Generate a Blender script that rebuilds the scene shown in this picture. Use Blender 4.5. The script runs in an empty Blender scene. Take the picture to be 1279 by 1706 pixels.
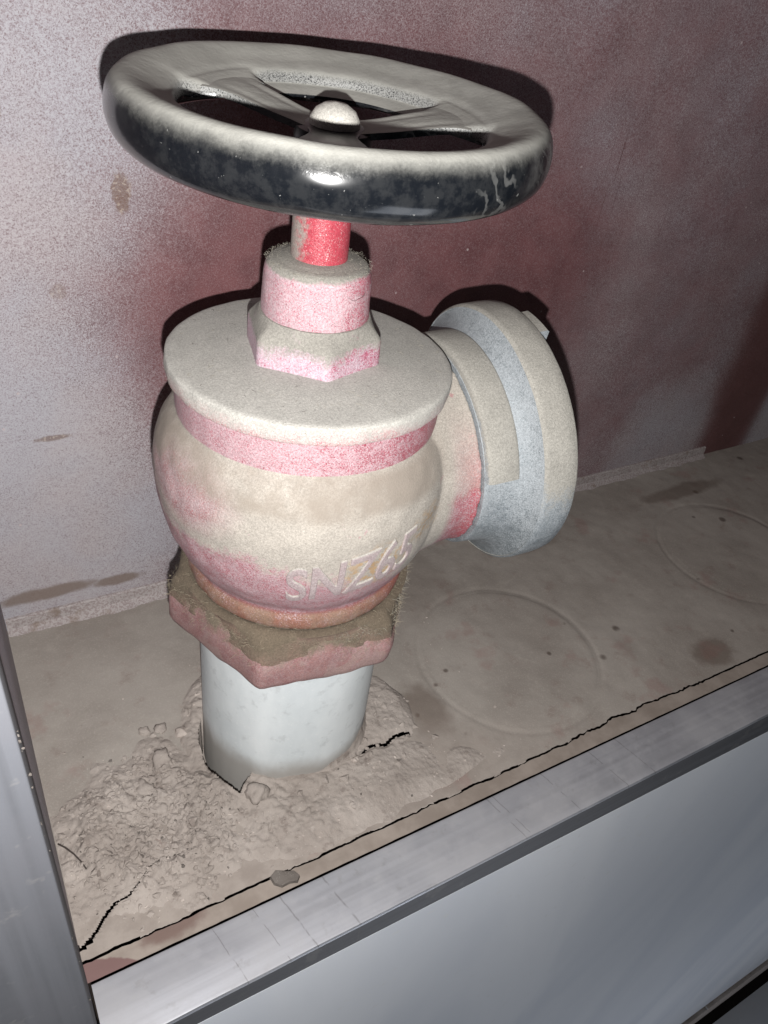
import bpy, bmesh, math, random
import numpy as np
from mathutils import Vector, Matrix, noise
random.seed(7)
MM = 0.001
scene = bpy.context.scene
C = scene.collection

# ------------------------------------------------------------------ camera
F_PX = 1258.8537
Xc = np.array([2410.5, -575.0, F_PX]); Dc = np.array([-265.5, 1643.0, F_PX])
Xc = Xc / np.linalg.norm(Xc); Dc = Dc / np.linalg.norm(Dc)
Zc = -Dc; Yc = np.cross(Zc, Xc)
ROT = np.stack([Xc, Yc, Zc], 1)                      # world -> camera (x right, y down, z forward)
CAM_LOC = Vector((-102.48, -204.31, 297.49)) * MM
right = Vector([float(v) for v in ROT[0]]); down = Vector([float(v) for v in ROT[1]]); fwd = Vector([float(v) for v in ROT[2]])
cam_data = bpy.data.cameras.new('camera')
cam = bpy.data.objects.new('camera', cam_data); C.objects.link(cam)
m = Matrix.Identity(4)
for i in range(3):
    m[i][0] = right[i]; m[i][1] = -down[i]; m[i][2] = -fwd[i]; m[i][3] = CAM_LOC[i]
cam.matrix_world = m
cam_data.sensor_fit = 'HORIZONTAL'; cam_data.sensor_width = 36.0
cam_data.lens = F_PX / 1279.0 * 36.0
cam_data.clip_start = 0.01; cam_data.clip_end = 20.0
scene.camera = cam

# ------------------------------------------------------------------ light: phone flash + dim cool room ambient + added fill for the tile
world = bpy.data.worlds.new('World'); scene.world = world; world.use_nodes = True
bg = world.node_tree.nodes['Background']
bg.inputs['Color'].default_value = (0.72, 0.86, 1.0, 1); bg.inputs['Strength'].default_value = 0.012
fl = bpy.data.lights.new('phone_flash', 'POINT'); fl.energy = 5.7; fl.shadow_soft_size = 0.0016
fl.color = (1.0, 0.985, 0.96)
flo = bpy.data.objects.new('phone_flash', fl); C.objects.link(flo)
flo.location = CAM_LOC + down * 0.020 + right * 0.001 + fwd * 0.006
rl = bpy.data.lights.new('tile_fill_light', 'AREA'); rl.energy = 4.0; rl.size = 0.7; rl.color = (0.86, 0.91, 1.0)  # added unseen lamp, only brightens the tile below the sill
rlo = bpy.data.objects.new('tile_fill_light', rl); C.objects.link(rlo); rlo.location = (0.45, -1.05, -1.10)
rlo.rotation_euler = (Vector((0.35, -0.1, -0.15)) - rlo.location).to_track_quat('-Z', 'Y').to_euler()
scene.view_settings.view_transform = 'Standard'; scene.view_settings.look = 'None'
scene.view_settings.exposure = 0.0; scene.view_settings.gamma = 1.0
scene.render.engine = 'CYCLES'

# ------------------------------------------------------------------ helpers
def link(name, mesh, mat=None, parent=None, smooth=40):
    o = bpy.data.objects.new(name, mesh); C.objects.link(o)
    if mat: mesh.materials.append(mat)
    if parent: o.parent = parent
    if smooth:
        mesh.shade_smooth(); mesh.set_sharp_from_angle(angle=math.radians(smooth))
    return o
def mk(name, bm, mat=None, parent=None, smooth=40):
    bmesh.ops.recalc_face_normals(bm, faces=bm.faces)
    me = bpy.data.meshes.new(name); bm.to_mesh(me); bm.free()
    return link(name, me, mat, parent, smooth)
def pyd(name, v, f, mat=None, parent=None, smooth=40):
    me = bpy.data.meshes.new(name); me.from_pydata(v, [], f); me.update()
    return link(name, me, mat, parent, smooth)
def thing(name, label, cat, loc=(0, 0, 0), group=None):
    o = bpy.data.objects.new(name, None); C.objects.link(o); o.location = Vector(loc) * MM
    o.empty_display_size = 0.01
    o['label'] = label; o['category'] = cat
    if group: o['group'] = group
    return o
def tag(o, label, cat, group=None):
    o['label'] = label; o['category'] = cat
    if group: o['group'] = group
    return o
def axes(a):
    a = Vector(a).normalized(); t = Vector((0, 0, 1)) if abs(a.z) < .9 else Vector((1, 0, 0))
    u = (t - a * t.dot(a)).normalized(); w = a.cross(u)
    return a, u, w
def lathe_bm(prof, n=96, origin=(0, 0, 0), axis=(0, 0, 1), closed=False, wob=0.0, a0=0, a1=360, bm=None):
    """prof: list of (r, s) in mm."""
    bm = bm or bmesh.new(); a, u, w = axes(axis); o = Vector(origin) * MM
    full = abs(a1 - a0) >= 360; cols = n if full else n + 1
    rings = []
    for j in range(cols):
        t = math.radians(a0 + (a1 - a0) * j / n); d = u * math.cos(t) + w * math.sin(t); row = []
        for (r, s) in prof:
            p = o + a * s * MM + d * r * MM
            if wob:
                p += d * noise.noise(p * 180) * wob * MM
            row.append(bm.verts.new(p))
        rings.append(row)
    L = len(prof)
    for j in range(n):
        A = rings[j]; B = rings[(j + 1) % cols]
        for i in range(L if closed else L - 1):
            k = (i + 1) % L
            bm.faces.new((A[i], A[k], B[k], B[i]))
    if not full and closed:
        bm.faces.new(rings[0]); bm.faces.new(rings[-1][::-1])
    bmesh.ops.remove_doubles(bm, verts=bm.verts, dist=1e-7)
    return bm
def box_bm(x0, x1, y0, y1, z0, z1, bev=0, bm=None):
    bm2 = bmesh.new()
    bmesh.ops.create_cube(bm2, size=1)
    for v in bm2.verts:
        v.co = Vector(((x0 + x1) / 2 + v.co.x * (x1 - x0), (y0 + y1) / 2 + v.co.y * (y1 - y0), (z0 + z1) / 2 + v.co.z * (z1 - z0))) * MM
    if bev: bmesh.ops.bevel(bm2, geom=bm2.edges, offset=bev * MM, segments=3, affect='EDGES', profile=.5)
    return bm2
def smoothprof(pts, k=4):
    """Catmull-Rom through (r, z) points"""
    out = []; P = [pts[0]] + list(pts) + [pts[-1]]
    for i in range(1, len(P) - 2):
        for j in range(k):
            t = j / k
            q = []
            for c in (0, 1):
                p0, p1, p2, p3 = P[i-1][c], P[i][c], P[i+1][c], P[i+2][c]
                q.append(.5 * ((2*p1) + (-p0+p2)*t + (2*p0-5*p1+4*p2-p3)*t*t + (-p0+3*p1-3*p2+p3)*t**3))
            out.append(tuple(q))
    out.append(pts[-1]); return out

# ------------------------------------------------------------------ node helper
class N:
    def __init__(s, name):
        s.m = bpy.data.materials.new(name); s.m.use_nodes = True; s.t = s.m.node_tree
        s.b = s.t.nodes['Principled BSDF']; s._c = None; s._g = None
    def new(s, t, **k):
        n = s.t.nodes.new(t)
        for a, v in k.items(): setattr(n, a, v)
        return n
    def put(s, sock, v):
        if isinstance(v, bpy.types.NodeSocket): s.t.links.new(v, sock)
        elif isinstance(v, tuple) and len(v) == 3 and sock.type == 'RGBA': sock.default_value = (*v, 1)
        else: sock.default_value = v
    def co(s):
        if not s._c: s._c = s.new('ShaderNodeNewGeometry'); 
        return s._c.outputs['Position']
    def nrm(s):
        s.co(); return s._c.outputs['Normal']
    def math(s, op, a, b=0.0, c=None, clamp=False):
        n = s.new('ShaderNodeMath', operation=op, use_clamp=clamp); s.put(n.inputs[0], a); s.put(n.inputs[1], b)
        if c is not None: s.put(n.inputs[2], c)
        return n.outputs[0]
    def add(s, a, b): return s.math('ADD', a, b)
    def mul(s, a, b): return s.math('MULTIPLY', a, b)
    def sub(s, a, b): return s.math('SUBTRACT', a, b)
    def inv(s, a): return s.math('SUBTRACT', 1.0, a)
    def mx(s, a, b): return s.math('MAXIMUM', a, b)
    def clamp(s, a): return s.math('ADD', a, 0.0, clamp=True)
    def step(s, v, lo, hi, to0=0.0, to1=1.0):
        n = s.new('ShaderNodeMapRange', interpolation_type='SMOOTHSTEP'); s.put(n.inputs['Value'], v)
        n.inputs['From Min'].default_value = lo; n.inputs['From Max'].default_value = hi
        n.inputs['To Min'].default_value = to0; n.inputs['To Max'].default_value = to1
        return n.outputs['Result']
    def noise(s, scale, detail=3, rough=.55, dist=0, vec=None, off=None):
        n = s.new('ShaderNodeTexNoise'); v = vec or s.co()
        if off:
            a = s.new('ShaderNodeVectorMath', operation='ADD'); s.put(a.inputs[0], v); a.inputs[1].default_value = off; v = a.outputs[0]
        s.put(n.inputs['Vector'], v); n.inputs['Scale'].default_value = scale; n.inputs['Detail'].default_value = detail
        n.inputs['Roughness'].default_value = rough; n.inputs['Distortion'].default_value = dist
        return n.outputs['Fac']
    def vor(s, scale, feature='F1', vec=None, rnd=1.0):
        n = s.new('ShaderNodeTexVoronoi', feature=feature); s.put(n.inputs['Vector'], vec or s.co()); n.inputs['Scale'].default_value = scale
        n.inputs['Randomness'].default_value = rnd
        return n.outputs['Distance']
    def scaled(s, sc, rot=(0, 0, 0)):
        n = s.new('ShaderNodeMapping'); s.put(n.inputs['Vector'], s.co()); n.inputs['Scale'].default_value = sc; n.inputs['Rotation'].default_value = rot
        return n.outputs[0]
    def sep(s, v=None):
        n = s.new('ShaderNodeSeparateXYZ'); s.put(n.inputs[0], v or s.co()); return n.outputs
    def blob(s, p, r, soft=1.0):
        """1 inside an ellipsoid around p (mm), radii r (mm), soft falloff with noisy rim"""
        a = s.new('ShaderNodeVectorMath', operation='SUBTRACT'); s.put(a.inputs[0], s.co()); a.inputs[1].default_value = Vector(p) * MM
        b = s.new('ShaderNodeVectorMath', operation='DIVIDE'); s.put(b.inputs[0], a.outputs[0]); b.inputs[1].default_value = Vector(r) * MM
        l = s.new('ShaderNodeVectorMath', operation='LENGTH'); s.put(l.inputs[0], b.outputs[0])
        return s.step(l.outputs['Value'], 1 + soft * .5, 1 - soft * .5)
    def blobn(s, p, r, soft=.5, ns=60, na=.5):
        a = s.new('ShaderNodeVectorMath', operation='SUBTRACT'); s.put(a.inputs[0], s.co()); a.inputs[1].default_value = Vector(p) * MM
        b = s.new('ShaderNodeVectorMath', operation='DIVIDE'); s.put(b.inputs[0], a.outputs[0]); b.inputs[1].default_value = Vector(r) * MM
        l = s.new('ShaderNodeVectorMath', operation='LENGTH'); s.put(l.inputs[0], b.outputs[0])
        d = s.add(l.outputs['Value'], s.mul(s.sub(s.noise(ns, 4, .6), .5), 2 * na))
        return s.step(d, 1 + soft * .5, 1 - soft * .5)
    def mix(s, f, a, b):
        n = s.new('ShaderNodeMix', data_type='RGBA'); s.put(n.inputs[0], f); s.put(n.inputs[6], a); s.put(n.inputs[7], b)
        return n.outputs[2]
    def fmix(s, f, a, b):
        n = s.new('ShaderNodeMix', data_type='FLOAT'); s.put(n.inputs[0], f); s.put(n.inputs[2], a); s.put(n.inputs[3], b)
        return n.outputs[0]
    def bump(s, h, dist, strength=1.0, prev=None):
        n = s.new('ShaderNodeBump'); s.put(n.inputs['Height'], h); n.inputs['Distance'].default_value = dist * MM; n.inputs['Strength'].default_value = strength
        if prev: s.t.links.new(prev, n.inputs['Normal'])
        return n.outputs[0]
    def out(s, col=None, rough=None, metal=None, normal=None, spec=None, coat=None, sheen=None):
        for k, v in (('Base Color', col), ('Roughness', rough), ('Metallic', metal), ('Normal', normal), ('Specular IOR Level', spec), ('Coat Weight', coat), ('Sheen Weight', sheen)):
            if v is not None: s.put(s.b.inputs[k], v)
        return s.m

DUST = (0.245, 0.232, 0.208)
DUST_LIGHT = (0.60, 0.58, 0.54)

def dusty(name, base, lo=.1, hi=.5, base_rough=.35, metal=0.0, dust=DUST, film=.35, film_col=(0.62, 0.52, 0.55), extra=None, cast=.12, bare=None, spec=.5, crackle=.55):
    """paint or metal, a thick settled dust layer on faces that look up, a broken film of grit on the rest"""
    n = N(name)
    nz = n.sep(n.nrm())[2]
    big = n.noise(45, 4, .6); mid = n.noise(260, 4, .6); fine = n.noise(1500, 2, .7); grit = n.noise(2300, 2, .75, dist=.5)
    up = n.add(nz, n.add(n.mul(n.sub(big, .5), .55), n.add(n.mul(n.sub(mid, .5), .35), n.mul(n.sub(fine, .5), .35))))
    settled = n.step(up, lo, hi)
    if extra: settled = extra(n, settled)
    if bare: settled = n.mul(settled, n.inv(bare(n)))
    fv = film(n) if callable(film) else film
    q = n.add(n.add(grit, n.mul(n.sub(mid, .5), .45)), n.mul(fv, .36))
    speck = n.mul(n.step(q, .58, .76), .93)
    line = n.step(n.math('ABSOLUTE', n.sub(n.noise(1100, 2, .6, dist=.4, off=(2, 2, 9)), .5)), .045, .008)
    speck = n.mul(speck, n.inv(n.mul(line, crackle)))
    bcol = base(n) if callable(base) else base
    side = n.mix(speck, bcol, film_col)
    dcol = n.mix(n.step(n.noise(120, 5, .65), .3, .7), tuple(c * .93 for c in dust), tuple(min(1, c * 1.07) for c in dust))
    dcol = n.mix(n.mul(n.step(n.noise(2600, 2, .8), .60, .72), .6), dcol, tuple(min(1, c * 1.7) for c in dust))
    dcol = n.mix(n.mul(n.step(n.noise(700, 3, .7), .38, .30), .45), dcol, tuple(c * .55 for c in dust))
    gr = n.fmix(n.step(n.noise(1500, 2, .8, off=(7, 1, 4)), .30, .70), .82, 1.15)
    gr2 = n.fmix(n.step(n.noise(3000, 1, .8), .30, .70), .90, 1.08)
    col = n.mix(settled, side, dcol)
    vm = n.new('ShaderNodeVectorMath', operation='SCALE'); n.put(vm.inputs[0], col); n.put(vm.inputs['Scale'], n.mul(gr, gr2)); col = vm.outputs[0]
    rough = n.fmix(settled, n.fmix(speck, base_rough, .75), .95)
    h = n.bump(n.noise(90, 4, .55), cast * 4, .5)
    h = n.bump(grit, .12, .7, h)
    h = n.bump(n.noise(1400, 3, .8), .22, .8, h)
    n.out(col, rough, n.mul(n.inv(n.mx(settled, speck)), metal) if metal else 0.0, h, spec)
    return n.m

RED = (0.42, 0.035, 0.055)
M = {}

# ================================================================== SETTING
def wall_material(name):
    n = N(name)
    x, y, z = n.sep()[0], n.sep()[1], n.sep()[2]
    # dust film cover, denser at left and thinner round the valve
    film = n.blob((-95, 98, 60), (95, 400, 190), 1.3)
    film = n.mx(film, n.mul(n.blob((-120, 98, 240), (130, 400, 190), 1.1), .85))
    film = n.mx(film, n.mul(n.blob((345, 98, 20), (75, 400, 85), 1.5), .75))
    film = n.mx(film, n.mul(n.blob((520, 98, 20), (80, 400, 120), .5), .9))
    film = n.mx(film, n.mul(n.step(z, .16, .30), .52))
    film = n.mx(film, n.step(x, .05, .26, .36, .50))
    film = n.mul(film, n.inv(n.mul(n.blob((425, 98, 90), (32, 400, 160), 1.0), .75)))
    film = n.add(n.mul(film, .80), n.mul(n.sub(n.noise(22, 5, .55), .5), .30))
    film = n.mul(film, n.inv(n.mul(n.blob((0, 98, 150), (45, 400, 60), 1.5), .5)))
    film = n.mul(film, n.inv(n.mul(n.blob((150, 98, 165), (70, 400, 45), 1.4), .5)))
    g1 = n.noise(1600, 3, .75, dist=.8); g2 = n.noise(420, 3, .7, off=(3, 1, 2)); g3 = n.noise(2600, 2, .7)
    grit = n.add(n.mul(g1, .62), n.add(n.mul(g2, .08), n.mul(g3, .30)))
    thr = n.sub(.60, n.mul(film, .21))
    d = n.sub(grit, thr)
    speck = n.step(d, -.12, .12)
    paint = n.mix(n.step(n.noise(60, 4), .3, .7), (0.120, 0.046, 0.050), (0.165, 0.066, 0.070))
    paint = n.mix(n.mul(n.step(film, .1, .9), .75), paint, (0.175, 0.140, 0.155))
    paint = n.mix(n.mul(n.blob((425, 98, 90), (45, 400, 200), 1.2), .6), paint, (0.085, 0.042, 0.038))
    grey = n.mix(n.step(n.noise(18, 3), .35, .65), (0.44, 0.410, 0.425), (0.42, 0.415, 0.45))
    grey = n.mix(n.step(film, .6, .1), grey, (0.32, 0.225, 0.235))
    col = n.mix(n.mul(speck, n.fmix(n.step(film, .0, .6), .42, .93)), paint, grey)
    # stray pale flecks
    vor = n.vor(110); fleck = n.mul(n.step(vor, .085, .05), n.step(n.noise(35, 2), .55, .62))
    col = n.mix(n.mul(fleck, .7), col, (0.5, 0.42, 0.42))
    # rust spots and brown smears
    rust = n.mx(n.blobn((-35, 98, 208), (3.4, 400, 7), .5, 260, .95), n.blobn((-72, 98, 107), (7, 400, 1.3), .7, 420, .6))
    rust = n.mx(rust, n.mul(n.blobn((-62, 98, 172), (3, 400, 3), .5, 300, .6), .5))
    rust = n.mx(rust, n.mul(n.blobn((-74, 98, 235), (2.5, 400, 3), .5, 300, .6), .5))
    col = n.mix(n.mul(rust, .62), col, n.mix(n.step(n.noise(700, 2), .56, .62), (0.13, 0.070, 0.042), (0.34, 0.27, 0.21)))
    smear = n.mx(n.blobn((-86, 98, 19), (22, 400, 4), .6, 120, .45), n.blobn((-52, 98, 17), (12, 400, 3.2), .6, 120, .4))
    col = n.mix(n.mul(smear, .8), col, (0.17, 0.125, 0.10))
    # faint long scratches
    sc = n.new('ShaderNodeTexNoise'); sc.inputs['Scale'].default_value = 1
    n.put(sc.inputs['Vector'], n.scaled((900, 900, 9), (0, .04, 0)))
    scr = n.mul(n.step(sc.outputs['Fac'], .70, .74), n.blob((240, 98, 215), (60, 400, 55), .6))
    col = n.mix(n.mul(scr, .7), col, (0.07, 0.02, 0.02))
    rough = n.fmix(speck, .52, .80)
    h = n.bump(n.noise(25, 3), 1.2, .4)
    h = n.bump(grit, .22, .75, h)
    return n.out(col, rough, 0.0, h, .35)
M['wall'] = wall_material('dusty_maroon_sheet')

def struct(o):
    o['kind'] = 'structure'; return o

XL, XR, YB, YF, ZT = -107.0, 640.0, 98.0, -84.0, 620.0
wall_bm = bmesh.new()
nx, nz_ = 150, 100
vs = [[wall_bm.verts.new(Vector((XL + (XR - XL) * i / nx, YB + .5 * noise.noise(Vector((i * .08, j * .09, 3))) , -12 + (ZT + 12) * j / nz_)) * MM) for i in range(nx + 1)] for j in range(nz_ + 1)]
for j in range(nz_):
    for i in range(nx): wall_bm.faces.new((vs[j][i], vs[j][i+1], vs[j+1][i+1], vs[j+1][i]))
struct(mk('cabinet_back_wall', wall_bm, M['wall']))
back = bpy.data.objects['cabinet_back_wall']

struct(mk('cabinet_side_wall', box_bm(XL - 3, XL, -102, 101, -30, ZT), M['wall']))
struct(mk('cabinet_side_wall', box_bm(XR, XR + 3, -102, 101, -30, ZT), M['wall']))
struct(mk('cabinet_ceiling', box_bm(XL - 3, XR + 3, -102, 101, ZT + .1, ZT + 3), M['wall']))

# turned-up weld lip along the foot of the back wall
def lip_mat():
    n = N('dusty_lip')
    g = n.noise(900, 3, .7, dist=.5); b = n.noise(70, 4, .6)
    col = n.mix(n.step(g, .42, .56), (0.27, 0.225, 0.222), (0.38, 0.345, 0.34))
    col = n.mix(n.mul(n.step(b, .58, .70), .8), col, (0.20, 0.15, 0.12))
    return n.out(col, .85, 0, n.bump(g, .15, .7), .3)
M['lip'] = lip_mat()
bm = bmesh.new()
xs = np.linspace(XL + .3, 402, 260)
prev = None
for x in xs:
    w = 1.0 * noise.noise(Vector((x * .05, 0, 0))) + .5 * noise.noise(Vector((x * .22, 5, 0)))
    sect = [(YB + .8, 8.6), (YB - 1.0, 8.6), (YB - 1.6, 8.0), (YB - 1.9, 2.6), (YB - 4.0 + w, 0.5), (YB - 6.5 + w * 1.5, -.5)]
    row = [bm.verts.new(Vector((x, a, b + .15 * noise.noise(Vector((x * .3, a, 1))))) * MM) for a, b in sect]
    if prev:
        for i in range(len(row) - 1): bm.faces.new((prev[i], prev[i+1], row[i+1], row[i]))
    prev = row
mk('weld_lip', bm, M['lip'], back)

# ---- floor: crust of dust on steel sheet
def H_floor(x, y):
    h = .55 * noise.noise(Vector((x * .035, y * .035, 1.3))) + .25 * noise.noise(Vector((x * .12, y * .12, 4))) + .10 * noise.noise(Vector((x * .5, y * .5, 9)))
    return h
def floor_material():
    n = N('dust_crusted_sheet')
    b = n.noise(16, 5, .6); m_ = n.noise(70, 5, .62); g = n.noise(1200, 3, .7)
    col = n.mix(n.step(b, .3, .7), (0.255, 0.226, 0.202), (0.335, 0.304, 0.276))
    col = n.mix(n.mul(n.step(m_, .55, .75), .6), col, (0.215, 0.165, 0.145))
    col = n.mix(n.mul(n.step(m_, .42, .28), .45), col, (0.36, 0.325, 0.29))
    col = n.mix(n.mul(n.step(g, .5, .66), .25), col, (0.45, 0.41, 0.37))
    # small dark crumbs of dirt, scuffed stains
    v = n.vor(75); sp = n.mul(n.step(v, .14, .05), n.step(n.noise(20, 3), .56, .62))
    v2 = n.vor(33); sp = n.mx(sp, n.mul(n.step(v2, .11, .05), n.step(n.noise(13, 3, off=(4, 4, 4)), .50, .56)))
    col = n.mix(n.mul(sp, .75), col, (0.075, 0.055, 0.045))
    st = n.mx(n.blobn((63, -27, 0), (10, 16, 40), .8, 90, .6), n.blobn((238, -58, 0), (14, 10, 40), .7, 90, .6))
    st = n.mx(st, n.blobn((190, 60, 0), (26, 8, 40), .8, 60, .7))
    st = n.mx(st, n.blobn((345, 66, 0), (40, 7, 40), .6, 60, .6))
    st = n.mx(st, n.mul(n.blobn((90, 55, 0), (36, 26, 40), .8, 50, .7), .4))
    col = n.mix(n.mul(st, .6), col, (0.12, 0.088, 0.07))
    col = n.mix(n.mul(n.blobn((-20, -60, 0), (110, 34, 60), .6, 40, .3), .85), col, n.mix(n.step(m_, .35, .65), (0.245, 0.208, 0.185), (0.325, 0.284, 0.255)))
    red = n.mul(n.step(n.noise(40, 4, off=(9, 2, 2)), .58, .70), .28)
    col = n.mix(red, col, (0.22, 0.10, 0.09))
    h = n.bump(n.noise(140, 5, .65), .5, .55); h = n.bump(g, .10, .6, h)
    return n.out(col, .93, 0, h, .2)
M['floor'] = floor_material()
DISCS = [(124.5, -14.0, 49.5), (326.0, 2.0, 49.5)]
HOLE = (-3.5, -6.5, 45.0)
def jag(x):
    a = 1.1 * noise.noise(Vector((x * .09, 7, 1))) + .7 * noise.noise(Vector((x * .4, 2, 1))) + .4 * noise.noise(Vector((x * 1.3, 2, 5)))
    k = 1.6 if 105 < x < 215 else (.55 if x < 105 else .35)
    return -71.2 + a * k + (1.4 * math.sin((x - 105) / 110 * math.pi) if 105 < x < 215 else 0)
def seg_d(p, a, b):
    ax, ay = a; bx, by = b; dx, dy = bx - ax, by - ay
    t = max(0, min(1, ((p[0] - ax) * dx + (p[1] - ay) * dy) / (dx * dx + dy * dy + 1e-9)))
    return math.hypot(p[0] - ax - t * dx, p[1] - ay - t * dy)
CR1 = [(-106.3, -66.4), (-100.3, -62.5), (-97, -59), (-92.6, -56.8), (-87, -56), (-83, -54), (-78, -49.5), (-72.8, -46.9), (-65.3, -48.0)]
CR2 = [(21.5, -36.2), (28, -34.9), (34.7, -36.6), (41, -34.6), (48.5, -35.4)]
CR3 = [(-33, -39), (-28, -42), (-21, -38.5), (-18, -35)]
def floor_mesh():
    dx = 1.25; xs = np.arange(XL, XR + .1, dx); ys = np.arange(0, 1.0001, 1 / 136)
    V = []; idx = {}
    for j, t in enumerate(ys):
        for i, x in enumerate(xs):
            yf = jag(x); y = yf + (YB - yf) * t
            z = H_floor(x, y) * min(1, t * 12)
            for cx, cy, r in DISCS:
                d = abs(math.hypot(x - cx, y - cy) - r - .8)
                if d < 1.5: z -= .55 * (1 - d / 1.5)
            V.append((x * MM, y * MM, z * MM))
    nx = len(xs); Fc = []
    for j in range(len(ys) - 1):
        for i in range(nx - 1):
            a = j * nx + i
            x, y = V[a][0] / MM + dx / 2, V[a][1] / MM + .6
            if math.hypot(x - HOLE[0], y - HOLE[1]) < HOLE[2]: continue
            if any(math.hypot(x - cx, y - cy) < r - 3 for cx, cy, r in DISCS): continue
            if x < -60 and y < -42 and min(seg_d((x, y), CR1[k], CR1[k+1]) for k in range(len(CR1) - 1)) < 1.5: continue
            if 15 < x < 55 and -42 < y < -30 and min(seg_d((x, y), CR2[k], CR2[k+1]) for k in range(len(CR2) - 1)) < 2.2: continue
            Fc.append((a, a + 1, a + nx + 1, a + nx))
    n0 = len(V)                                       # broken front edge drops away
    for i in range(nx): V.append((V[i][0], V[i][1] + 4.0 * MM, -4 * MM))
    for i in range(nx - 1): Fc.append((i + 1, i, n0 + i, n0 + i + 1))
    return pyd('cabinet_floor', V, Fc, M['floor'], None, 60)
floor = struct(floor_mesh())
for cx, cy, r in DISCS:
    V = []; Fc = []; NR, NA = 26, 120
    for k in range(NR + 1):
        rr = r * (k / NR)
        if k == NR: rr = r + .25
        for a in range(NA):
            t = 2 * math.pi * a / NA; x = cx + rr * math.cos(t); y = cy + rr * math.sin(t)
            z = H_floor(x, y) + .12 + (0 if k < NR - 1 else (-.2 if k == NR - 1 else -1.1))
            z += .4 * (x - cx) / r
            V.append((x * MM, y * MM, z * MM))
    for k in range(NR):
        for a in range(NA):
            b = (a + 1) % NA; Fc.append((k * NA + a, k * NA + b, (k + 1) * NA + b, (k + 1) * NA + a))
    pyd('knockout_disc', V, Fc, M['floor'], floor, 50)

# front lip of the floor sheet, between the crack and the aluminium bar
def strip_mat():
    n = N('tan_dust_strip')
    b = n.noise(60, 5, .6); g = n.noise(1100, 3, .7); x = n.sep()[0]; y = n.sep()[1]
    col = n.mix(n.step(b, .35, .65), (0.225, 0.188, 0.162), (0.29, 0.248, 0.218))
    d = n.add(n.add(n.mul(x, 1.0), n.mul(n.sub(b, .5), .012)), n.mul(y, 1.95))
    col = n.mix(n.step(d, -.2405, -.2425), col, (0.17, 0.105, 0.10))
    col = n.mix(n.blobn((-75, -72, 0), (12, 5, 30), .7, 140, .5), col, (0.17, 0.12, 0.105))
    return n.out(col, .9, 0, n.bump(n.noise(240, 4), .25, .5, n.bump(g, .08, .5)), .25)
M['strip'] = strip_mat()
V = []; Fc = []; xs = np.linspace(XL, XR, 500); ys = np.linspace(0, 1, 10)
for x in xs:
    yj = jag(x) - .9 - .3 * noise.noise(Vector((x * .15, 1, 1)))
    for q in ys:
        y = -78.7 + (yj + 78.7) * min(1, q * 9 / 8) if q < .95 else yj + .15
        V.append((x * MM, (y + (.12 * noise.noise(Vector((x * .2, 0, 0))) if q == 0 else 0)) * MM, (-.35 - (6 if q > .95 else 0) + .25 * noise.noise(Vector((x * .07, y * .2, 0))) + .1 * noise.noise(Vector((x * .6, y * .6, 0)))) * MM))
for i in range(len(xs) - 1):
    for j in range(len(ys) - 1):
        a = i * len(ys) + j; Fc.append((a, a + len(ys), a + len(ys) + 1, a + 1))
pyd('floor_lip', V, Fc, M['strip'], floor)
M['void'] = N('dark_cavity').out((0.02, 0.016, 0.014), 1.0, 0, None, .1)
mk('floor_underside', box_bm(XL, XR, -79.5, YB, -34, -30), M['void'], floor)

# ---- heap of crumbled mortar packed round the pipe
def mat_mortar(name, k=1.0):
    n = N(name)
    b = n.noise(30, 5, .6); m_ = n.noise(150, 5, .65); g = n.noise(1300, 3, .75)
    a = (0.275 * k, 0.238 * k, 0.214 * k); c = (0.375 * k, 0.332 * k, 0.303 * k)
    col = n.mix(n.step(b, .3, .7), a, c)
    col = n.mix(n.mul(n.step(m_, .56, .70), .5), col, (0.135 * k, 0.105 * k, 0.092 * k))
    col = n.mix(n.mul(n.step(m_, .40, .28), .5), col, (0.44 * k, 0.395 * k, 0.36 * k))
    col = n.mix(n.mul(n.step(g, .62, .72), .5), col, (0.55, 0.52, 0.47))
    vv = n.vor(420); h = n.bump(m_, .9, .9); h = n.bump(vv, .5, .6, h); h = n.bump(g, .25, .8, h)
    return n.out(col, .95, 0, h, .2)
M['mortar'] = mat_mortar('crumbly_mortar'); M['mortar_pale'] = mat_mortar('pale_mortar', 1.35); M['mortar_edge'] = mat_mortar('grey_sealant', .3); M['mortar_dark'] = mat_mortar('dark_dirt', .42)
def mortar_mask(x, y):
    # lobes: big left-front spread, ring round the pipe, thin tongue to the right
    q = 0
    q = max(q, 1 - max(0, math.hypot((x + 70) / 46, (y + 32) / 40) - .55) / .55)
    q = max(q, 1 - max(0, math.hypot((x - 5) / 62, (y + 52) / 22) - .5) / .55)
    q = max(q, .42 - max(0, math.hypot((x - 45) / 70, (y + 58) / 14) - .4) / 1.2)
    q = max(q, .8 - max(0, math.hypot((x + 2) / 46, (y + 6) / 46) - .95) / .22)
    q = max(q, 1 - max(0, math.hypot((x - 42) / 16, (y + 18) / 22) - .6) / .5)
    q += .35 * noise.noise(Vector((x * .07, y * .07, 2)))
    return max(0, min(1, q))
def ridge(v): return 1 - abs(v) * 2
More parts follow.
